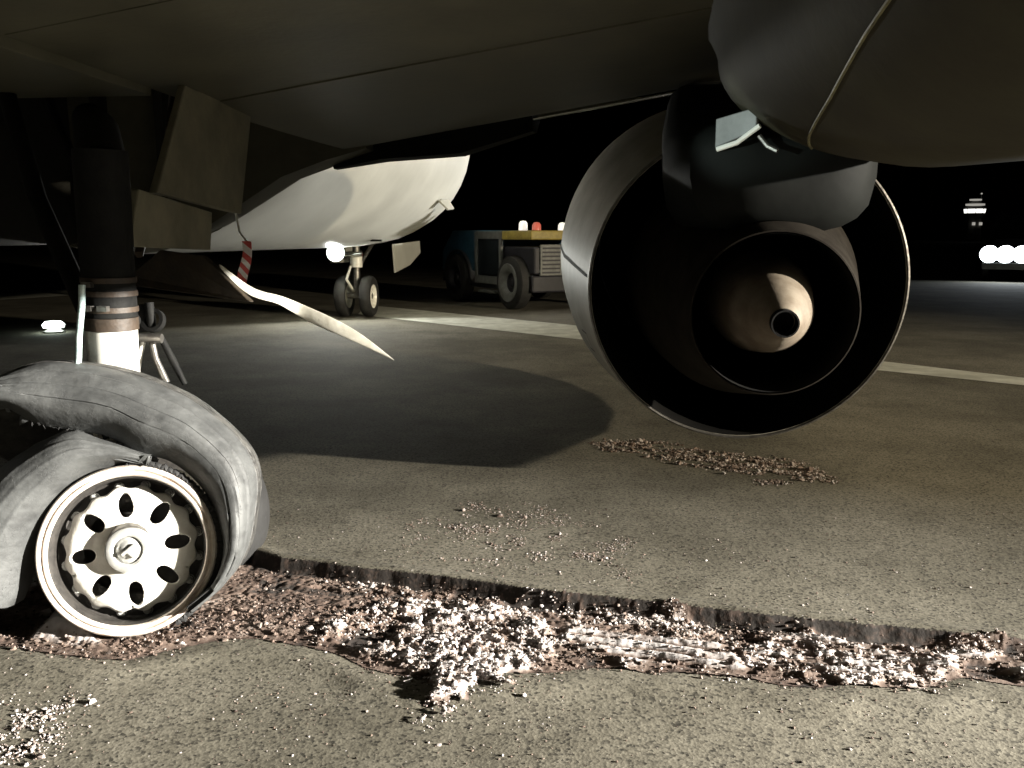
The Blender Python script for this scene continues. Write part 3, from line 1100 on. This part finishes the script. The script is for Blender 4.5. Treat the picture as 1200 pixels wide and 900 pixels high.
def lobe(ns=70, npf=80):
    S = []
    for i in range(len(OO)):
        O_, I_ = np.array(OO[i]), np.array(II[i])
        th = np.hypot(*(O_ - I_))
        bulge = min(.055, .4 * th)
        S.append(np.array([[*(I_ * .93), -.10], [*I_, -.02], [*(I_ + .3 * (O_ - I_)), bulge * .9], [*(I_ + .65 * (O_ - I_)), bulge], [*(I_ + .92 * (O_ - I_)), bulge * .1], [*(O_ * 1.0), -.06], [*(O_ * .97), -.15]]))
    S = np.array(S)
    V, F = [], []
    for a in range(ns):
        row = crom(S, a / (ns - 1) * (len(S) - 1))
        for b in range(npf):
            p = crom(row, b / (npf - 1) * (len(row) - 1))
            w = .004 * (float(fbm(np.float64(p[0]), np.float64(p[1]), 9, 3, 97)) - .5) + .0028 * sum(math.exp(-((b / (npf - 1) * 6 - g_) / .07) ** 2) for g_ in (2.1, 2.7, 3.4))
            V.append((p[0] + w, p[1] + w, p[2] + w))
    for a in range(ns - 1):
        for b in range(npf - 1):
            i = a * npf + b
            F.append((i, i + 1, i + npf + 1, i + npf))
    return V, F


o = obj('tyre_sidewall', lobe(), M['tyre'], wheel, True, solid=.018)
o['label'] = 'sagging grey tyre sidewall left of the rim'
# wires and rubber threads along the torn tread
thr = []
for k in range(150):
    if k % 3:
        T = crom(np.array([(*q, -.17) for q in TT]), RNG.uniform(3.0, 9.2))
        d_ = Vector((T[0] * .7 + RNG.normal(0, .22), T[1] * .7 + RNG.normal(.1, .22), RNG.normal(-.1, .4))).normalized()
    else:
        T = crom(np.array([(*q, -.05) for q in NN]), RNG.uniform(1.5, 6.0))
        d_ = Vector((-T[0] * .7 + RNG.normal(0, .3), -T[1] * .7 + RNG.normal(-.1, .3), RNG.normal(.2, .3))).normalized()
    q = Vector(T)
    ln = RNG.uniform(.006, .028)
    thr.append(tube([q - d_ * .008, q + d_ * ln * .5, q + d_ * ln + Vector((0, -.005, 0))], [.0018, .0014, .0005], 4))
obj('frayed_cord', cat(*thr), M['rubber2'], wheel)['kind'] = 'stuff'
# bead with teeth round the right of the rim
bd = []
for k in range(120):
    a = R(-60 + 150 * k / 119)
    r_ = .277 + .005 * math.sin(k * 1.9) + .002 * math.sin(k * 5.1)
    bd.append((r_ * math.cos(a), r_ * math.sin(a), -.010))
obj('tyre_bead', tube(bd, .012, 8), M['rubber2'], wheel, True)
# the second wheel of the pair, behind
w2 = obj('main_wheel', lathe([(.20, .10), (.255, .10), (.262, .07), (.24, .03), (.20, .02), (.20, -.20), (.26, -.22)], 64), M['wheeldirt'], plane, True, WL @ Matrix.Translation((0, .06, -.80)))
obj('tyre', lathe([(.262, .07), (.30, .11), (.35, .10), (.385, .04), (.39, -.08), (.38, -.20), (.33, -.26), (.262, -.2)], 64), M['rubber2'], w2, True)

# --- engine (axis runs forward and slightly up)
ex = Vector(A(.651, 4.251, 1.03))
ax = Vector((0, 1, .075)).normalized()
EM = Matrix.Translation(ex) @ Vector((0, 0, 1)).rotation_difference(ax).to_matrix().to_4x4()


def around(v):  # lathe angle: keep local x = starboard
    return v


q_ = (EM.to_3x3() @ Vector((1, 0, 0)))
outer = [(.742, -.004), (.756, .0), (.775, .10), (.845, .5), (.93, 1.0), (.985, 1.6), (1.0, 2.2), (.97, 2.7), (.90, 3.05), (.83, 3.2), (.78, 3.18), (.74, 3.05)]
inner = [(.74, 3.0), (.73, 2.2), (.74, 1.0), (.752, .3), (.742, -.004)]
V, F = lathe(outer, 72)
V = [(x_, y_, z_) for x_, y_, z_ in V]
nac = obj('engine_nacelle', (V, F), M['nacelle'], plane, True, EM)
obj('fan_duct', lathe(inner, 64), M['duct'], nac, True)
obj('fan_disc', lathe([(.01, 2.0), (.73, 2.05)], 48), M['duct'], nac, True)
obj('nozzle_lip', lathe([(.744, -.006), (.750, -.013), (.758, -.010), (.760, .012)], 96), M['steel'], nac, True)
obj('core_cowl', lathe([(.324, -.78), (.330, -.778), (.40, -.50), (.50, -.10), (.56, .4), (.60, 1.0), (.60, 2.0)], 72), M['core'], nac, True)
obj('core_nozzle', lathe([(.318, -.78), (.335, -.5), (.35, -.2), (.36, .3), (.0, .35)], 64), M['duct'], nac, True)
obj('exhaust_plug', lathe([(.040, -.955), (.052, -.958), (.060, -.945), (.11, -.86), (.17, -.70), (.215, -.48), (.225, -.2), (.22, .3)], 64), M['plug'], nac, True)
obj('vent_tube', lathe([(.046, -1.0), (.052, -1.0), (.052, -.93), (.046, -.93), (.044, -1.0), (.04, -.90), (.001, -.89)], 32), M['blackm'], nac, True)
# split line band, latch plate and drain mast
band = [[(r_ * math.cos(R(a)), r_ * math.sin(R(a)), z_) for r_, z_ in ((.7605, .03), (.779, .10), (.849, .5), (.934, 1.0), (.989, 1.6), (1.004, 2.2))] for a in (183.2, 184.4)]
obj('cowl_seam', loft(band, False), M['blackm'], nac)
fr_ = []
for a0, a1, z0, z1 in ((150, 158.5, .42, .43), (150, 158.5, .60, .61), (150, 150.8, .42, .61), (157.7, 158.5, .42, .61)):
    rr_ = lambda z: np.interp(z, [p[1] for p in outer[1:7]], [p[0] for p in outer[1:7]]) + .003
    na = 8
    fr_.append(loft([[(rr_(z) * math.cos(R(a0 + (a1 - a0) * k / na)), rr_(z) * math.sin(R(a0 + (a1 - a0) * k / na)), z) for k in range(na + 1)] for z in (z0, z1)], False))
obj('latch_frame', cat(*fr_), M['brown'], nac)
obj('drain_mast', loft([[(.10 + dx * .03, -.752 - dz, -.004 + dy * .09) for dx, dy in ((-1, -.2), (1, -.2), (.6, .8), (-.6, .8))] for dz in (0, .035)]), M['chrome'], nac)
for o_ in (nac,):
    pass

# --- pylon with its aft fairing
ps = []
for y_, zt, zb, wt, wb, xc in ((3.40, 1.64, 1.48, .20, .12, 1.10), (3.43, 1.69, 1.36, .34, .22, 1.10), (3.52, 1.73, 1.29, .42, .33, 1.09), (3.9, 1.80, 1.27, .44, .38, 1.08), (4.3, 1.92, 1.36, .42, .36, 1.12), (4.9, 2.12, 1.6, .36, .28, 1.18), (5.8, 2.25, 1.7, .28, .2, 1.27), (7.0, 2.1, 1.75, .2, .14, 1.40)):
    rg = []
    for k in range(20):
        a = 2 * math.pi * k / 20
        ca, sa = math.cos(a), math.sin(a)
        t = (1 + sa) / 2
        w = wb + (wt - wb) * t
        x_ = xc + w * math.copysign(abs(ca) ** .6, ca)
        z_ = (zt + zb) / 2 + (zt - zb) / 2 * math.copysign(abs(sa) ** .6, sa)
        rg.append(AW(x_, y_, z_))
    ps.append(rg)
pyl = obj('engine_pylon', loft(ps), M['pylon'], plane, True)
obj('pylon_bracket', plate([AW(0.796, 3.44, 1.615), AW(0.796, 3.44, 1.725), AW(0.924, 3.33, 1.755), AW(0.924, 3.33, 1.670)], .02), M['grey'], pyl, bevel=.004)
obj('bracket_edge', tube([AW(0.796, 3.42, 1.610), AW(0.860, 3.37, 1.630), AW(0.928, 3.31, 1.685)], .010, 8), M['strut_white'], pyl, True)
obj('bracket_edge', tube([AW(0.940, 3.36, 1.655), AW(0.972, 3.35, 1.615), AW(1.004, 3.33, 1.595)], .010, 8), M['steel'], pyl, True)

# --- flap track fairing, a drooping canoe near the viewer on the right
cs_ = []  # hidden front end lengthened to keep the work light off the gear door
for y_, zc, a_, b_, xc in ((4.5, 2.06, .20, .05, 1.47), (4.2, 2.02, .42, .14, 1.46), (3.9, 1.98, .54, .245, 1.445), (3.6, 1.95, .60, .33, 1.43), (3.3, 1.93, .63, .375, 1.41), (2.9, 1.90, .64, .40, 1.38), (2.45, 1.89, .62, .41, 1.36), (2.0, 1.90, .64, .43, 1.36), (1.5, 1.93, .62, .42, 1.36), (1.0, 1.98, .54, .36, 1.36), (.5, 2.05, .36, .24, 1.34), (.1, 2.10, .08, .06, 1.32)):
    rg = []
    for t in np.linspace(0, 2 * math.pi, 48, endpoint=False):
        ct, st_ = math.cos(t), math.sin(t)
        if st_ > 1e-6:      # above the waist the skin flares out into the wing
            rg.append(AW(xc + math.copysign((a_ + .26 * st_ ** 2), ct), y_, zc + (b_ + .06) * st_))
        else:
            rg.append(AW(xc + a_ * ct * (1 + .06 * st_), y_, zc + b_ * st_))
    cs_.append(rg)
can = obj('flap_track_fairing', loft(cs_), M['canoe'], plane, True)
seam = []
for k in range(24):
    f_ = k / 23
    y_ = 3.25 - 1.9 * f_
    t = R(240 - 52 * f_ ** .9)
    ys = [3.6, 3.3, 2.9, 2.45, 2.0, 1.5, 1.0][::-1]
    zc, a_, b_, xc = (float(np.interp(y_, ys, q[::-1])) for q in ([1.95, 1.93, 1.90, 1.89, 1.90, 1.93, 1.98], [.58, .63, .64, .62, .64, .62, .54], [.33, .375, .40, .41, .43, .42, .36], [1.43, 1.41, 1.38, 1.36, 1.36, 1.36, 1.36]))
    seam.append(AW(xc + (a_ + .003) * math.cos(t) * (1 + .06 * math.sin(t)), y_, zc + (b_ + .003) * math.sin(t)))
obj('seam_strip', tube(seam, .005, 8), M['trim'], can, True)

# --- nose gear
ng = obj('nose_gear_strut', tube([A(-4.1, 13.6, .34), A(-4.1, 13.65, 1.3)], .06, 16), M['steel'], plane, True)
obj('drag_brace', tube([A(-4.1, 13.62, .75), A(-4.02, 14.5, 1.25)], .035, 10), M['steel'], ng, True)
obj('steering_collar', tube([A(-4.1, 13.62, .80), A(-4.1, 13.63, .98)], .10, 16), M['strut_white'], ng, True)
obj('torsion_link', tube([A(-4.16, 13.5, .82), A(-4.17, 13.30, .62), A(-4.11, 13.48, .42)], .022, 8), M['strut_white'], ng, True)
obj('steering_cylinder', tube([A(-4.26, 13.5, 1.0), A(-3.96, 13.5, 1.02)], .045, 10), M['chrome'], ng, True)
obj('axle', tube([A(-4.36, 13.6, .34), A(-3.84, 13.6, .34)], .045, 10), M['steel'], ng, True)
RX = Matrix.Rotation(R(90), 4, 'Y')
for sx in (-1, 1):
    wm_ = Matrix.Translation(A(-4.1 + sx * .205, 13.6, .335)) @ RX
    nw = obj('nose_tyre', lathe([(.19, -.075), (.24, -.09), (.30, -.085), (.33, -.05), (.336, 0), (.33, .05), (.30, .085), (.24, .09), (.19, .075)], 48), M['rubber2'], ng, True, wm_)
    obj('nose_rim', lathe([(.0005, .05), (.05, .055), (.09, .03), (.17, .045), (.192, .078), (.192, -.078), (.17, -.045), (.09, -.03), (.05, -.055), (.0005, -.05)], 40), M['strut_white'], ng, True, wm_)
d1 = obj('nose_gear_door', plate([A(-3.56, 13.9, 1.17), A(-3.52, 15.7, 1.22), A(-3.52, 15.75, 1.0), A(-3.54, 15.0, .80), A(-3.56, 14.0, .70)], .03), M['white'], plane, bevel=.006)
obj('door_mark', plate([A(-3.5765, 14.75, .99), A(-3.5765, 15.0, 1.01), A(-3.5765, 14.9, 1.07)], .004), M['beacon_r'], d1)
obj('nose_gear_door', plate([A(-4.64, 13.9, 1.17), A(-4.68, 15.7, 1.22), A(-4.68, 15.75, 1.0), A(-4.66, 15.0, .84), A(-4.64, 14.0, .86)], .03), M['white'], plane, bevel=.006)
q = AW(-2.78, 13.6, 1.04)
tl_dir = (Vector(AW(-.4, 0, 1.2)) - Vector(q)).normalized()
TM = Matrix.Translation(q) @ Vector((0, 0, 1)).rotation_difference(tl_dir).to_matrix().to_4x4()
tlo = obj('taxi_light', cat(lathe([(.02, -.10), (.08, -.08), (.13, -.02), (.145, .03), (.135, .03), (.12, -.01)], 32)), M['steel'], plane, True, TM)
obj('lamp_lens', lathe([(.0005, .035), (.06, .030), (.11, .018), (.132, .0)], 32), M['lens'], tlo, True)
obj('lamp_bracket', tube([q, A(-4.2, 13.6, 1.0)], .02, 8), M['steel'], plane, True)
# antenna blade and drain mast on the starboard belly
obj('blade_antenna', plate([A(-2.62, 13.1, 1.83), A(-2.55, 13.5, 1.86), A(-2.46, 13.5, 1.72), A(-2.50, 13.2, 1.70)], .03), M['white'], plane, bevel=.004)
obj('belly_drain', box(.62, .78, 6.3, 6.36, 1.22, 1.25), M['blackm'], plane)

# ------------------------------------------------------------------ warning streamer hanging at the open gear door
ws = thing('warning_streamer', 'red and white striped streamer hanging by the gear door, in front of the nose', 'streamer', (-1.30, 4.2, 1.05))
sv, sf = [], []
for i in range(9):
    t = i / 8
    z = .205 - .20 * t
    x_ = .012 - .028 * t + .006 * math.sin(t * 5)
    sv += [(x_ - .024, .012 * math.sin(t * 6), z), (x_ + .024, -.012 * math.sin(t * 6 + 1), z)]
sf = [(2 * i, 2 * i + 2, 2 * i + 3, 2 * i + 1) for i in range(8)]
obj('ribbon', (sv, sf), M['stripe'], ws, solid=.004)
obj('cord', tube([(.012, 0, .203), (-.03, .03, .25), (-.075, .12, .36)], .005, 6), M['strut_white'], ws)

# ------------------------------------------------------------------ blue and yellow tow tractor by the nose
tt = thing('tow_tractor', 'low airport tractor with blue cab and yellow deck rail parked beyond the nose gear', 'tow tractor', (.33, 14.9, 0), math.atan2(.49, .87))
# local x = across its rear (to the right), local y = along its side, away from the viewer
obj('chassis', box(.06, 1.94, .05, 3.6, .32, .62), M['darkbody'], tt, bevel=.03)
obj('body', box(.08, 1.92, .02, 2.0, .64, 1.12), M['darkbody'], tt, bevel=.03)
cab = obj('cab', loft([[(x_, y_, z_) for x_, y_ in ((.02, 2.05), (1.98, 2.05), (1.98, 3.7), (.02, 3.7))] if z_ < 1.2 else [(x_, y_, z_) for x_, y_ in ((.06, 2.05), (1.94, 2.05), (1.94, 3.25), (.06, 3.25))] for z_ in (.64, 1.0, 1.42)]), M['blue'], tt, bevel=.02)
obj('front_fender', loft([[(-.04, 2.9 + .62 * math.cos(a), .40 + .62 * math.sin(a)), (.35, 2.9 + .62 * math.cos(a), .40 + .62 * math.sin(a))] for a in np.linspace(0, math.pi, 16)], False), M['darkbody'], tt, True, solid=.03)
dr = obj('door_opening', box(-.004, .05, 1.15, 2.0, .58, 1.36), M['glass'], tt)
obj('door_frame', cat(box(-.02, .03, 1.06, 1.14, .45, 1.38), box(-.02, .03, 2.0, 2.12, .45, 1.38), box(-.022, .03, 1.06, 2.12, .42, .56)), M['grey'], dr, bevel=.005)
obj('deck_rail', box(-.03, 2.03, -.05, 1.0, 1.24, 1.40), M['yellow'], tt, bevel=.02)
obj('deck_rail', box(-.02, 2.02, 1.01, 2.1, 1.25, 1.40), M['grey'], tt, bevel=.02)
gr = obj('rear_grille', box(.18, .62, -.02, .03, .62, 1.16), M['grey'], tt, bevel=.01)
for k in range(7):
    obj('grille_slat', box(.22, .58, -.035, -.018, .66 + .07 * k, .69 + .07 * k), M['darkbody'], gr)
for x_, y_, mt, h_ in ((.02, .45, 'beacon_w', .17), (.10, .12, 'beacon_r', .14), (.62, .1, 'beacon_w', .14), (1.5, .1, 'beacon_r', .14)):
    b = obj('beacon_lamp', xf(lathe([(.0005, h_), (.05, h_ - .01), (.075, h_ - .05), (.08, 0), (.0005, 0)], 20), Matrix.Translation((x_ + .08, y_, 1.405))), M[mt], tt, True)
RYY = Matrix.Rotation(R(-90), 4, 'Y')
for x_, y_ in ((.02, .62), (1.98, .62), (.04, 2.9), (1.96, 2.9)):
    tw = obj('wheel', lathe([(.25, -.13), (.40, -.14), (.47, -.10), (.48, 0), (.47, .10), (.40, .14), (.27, .13), (.25, .10)], 40), M['rubber2'], tt, True, Matrix.Translation((x_, y_, .48)) @ (RYY if x_ < 1 else RYY.inverted()))
    obj('rim', lathe([(.17, .06), (.20, .10), (.24, .135), (.335, .150), (.345, .140)], 40), M['grey'] if y_ < 1 else M['darkbody'], tw, True)  # front rims coloured dark to stand for the shade under the arch
    obj('wheel_hub', lathe([(.0005, .09), (.07, .09), (.09, .05), (.18, .05)], 24), M['darkbody'], tw, True)
obj('step', box(-.05, .05, 1.2, 1.9, .25, .30), M['grey'], tt)

# ------------------------------------------------------------------ vehicle with bright headlamps, far right
hv = thing('emergency_van', 'dark vehicle facing the airplane with blazing white headlamps at the far right', 'van', (14.9, 25.2, 0), math.atan2(14.9, 25.2) * -1 + R(0))
prof_ = [(-1.0, .35), (1.0, .35), (1.04, .8), (1.0, 1.15), (.86, 1.95), (.7, 2.12), (-.7, 2.12), (-.86, 1.95), (-1.0, 1.15), (-1.04, .8)]
obj('body', loft([[(x_ * k, y_, .35 + (z_ - .35) * kz) for x_, z_ in prof_] for y_, k, kz in ((-.02, .94, .42), (.05, .98, .50), (.9, 1, .55), (1.5, 1, .98), (2.0, 1, 1.0), (4.9, .99, 1.0), (5.0, .95, .96))]), M['darkbody'], hv, True)
obj('windscreen', plate([(-.80, .93, 1.34), (.80, .93, 1.34), (.70, 1.42, 1.98), (-.70, 1.42, 1.98)], .02), M['glass'], hv)
for x_ in (-.84, -.42, 0, .42, .84):
    hl = obj('headlamp', xf(lathe([(.12, .0), (.25, .06), (.26, .12), (.25, .12)], 28), Matrix.Translation((x_, .02, .80)) @ Matrix.Rotation(R(90), 4, 'X')), M['chrome'], hv, True)
    obj('lamp_lens', xf(lathe([(.0005, .13), (.10, .125), (.248, .115)], 28), Matrix.Translation((x_, .02, .80)) @ Matrix.Rotation(R(90), 4, 'X')), M['lens_w'], hl, True)
obj('bumper', box(-1.02, 1.02, -.12, .02, .36, .56), M['grey'], hv, bevel=.03)
for sx in (-1, 1):
    for y_ in (.95, 3.9):
        obj('wheel', xf(lathe([(.01, .11), (.2, .10), (.22, .11), (.34, .10), (.36, .06), (.36, -.08), (.01, -.08)], 28), Matrix.Translation((sx * .92, y_, .36)) @ Matrix.Rotation(R(90 * sx), 4, 'Y')), M['rubber2'], hv, True)

# ------------------------------------------------------------------ control tower in the distance
tw = thing('control_tower', 'distant airport control tower with brightly lit cab windows against the black sky', 'control tower', (159.5, 300, 0))
oc = lambda r_, z_: [(r_ * math.cos(R(22.5 + 45 * k)), r_ * math.sin(R(22.5 + 45 * k)), z_) for k in range(8)]
obj('shaft', loft([oc(2.6, 0), oc(2.4, 8.2)]), M['concrete'], tw)
obj('cab_floor', loft([oc(2.6, 8.2), oc(3.4, 9.3), oc(3.4, 9.75)]), M['concrete'], tw)
cabn = obj('cab_window_band', loft([oc(3.2, 9.76), oc(3.45, 11.1)]), M['litwin'], tw)
for k in range(8):
    a = R(22.5 + 45 * k)
    obj('mullion', tube([(3.22 * math.cos(a), 3.22 * math.sin(a), 9.76), (3.47 * math.cos(a), 3.47 * math.sin(a), 11.1)], .12, 6), M['concrete'], cabn)
obj('roof', loft([oc(3.8, 11.11), oc(3.8, 11.6), oc(2.2, 11.9)]), M['concrete'], tw)
obj('upper_window_band', loft([oc(3.0, 12.3), oc(3.0, 12.9)]), M['litdim'], tw)
obj('upper_roof', loft([oc(3.1, 12.92), oc(3.1, 13.2), oc(.8, 13.6)]), M['concrete'], tw)
obj('top_window_band', loft([oc(1.9, 14.0), oc(1.9, 14.5)]), M['litdim'], tw)
obj('mast', tube([(1.6, -.5, 13.2), (1.6, -.5, 16.5)], .12, 6), M['concrete'], tw)
obj('mast_lamp', xf(lathe([(.01, .3), (.28, .15), (.28, -.15), (.01, -.3)], 12), Matrix.Translation((1.6, -.5, 16.3))), M['litdim'], tw)
for x_ in (-1.3, 1.1):
    obj('lit_window', box(x_ - .45, x_ + .45, -2.75, -2.3, 5.6, 6.6), M['litdim'], tw)

# ------------------------------------------------------------------ taxiway edge light
te_ = thing('taxiway_light', 'small glowing taxiway edge light on the asphalt left of the gear strut', 'light', (-6.25, 11.6, 0))
obj('base', lathe([(.0005, .0), (.14, .0), (.14, .02), (.05, .05), (.03, .06)], 24), M['steel'], te_, True)
obj('lamp_lens', xf(lathe([(.05, .05), (.13, .07), (.14, .11), (.10, .15), (.0005, .16)], 24), Matrix.Translation((0, 0, 0))), M['lens_g'], te_, True)

# moonless night: a trace of sky light from low in the east
sun = bpy.data.lights.new('sun', 'SUN')
sun.energy = .002
sun.angle = R(.5)
so = bpy.data.objects.new('sun', sun)
COL.objects.link(so)
so.rotation_euler = (R(75), 0, R(100))
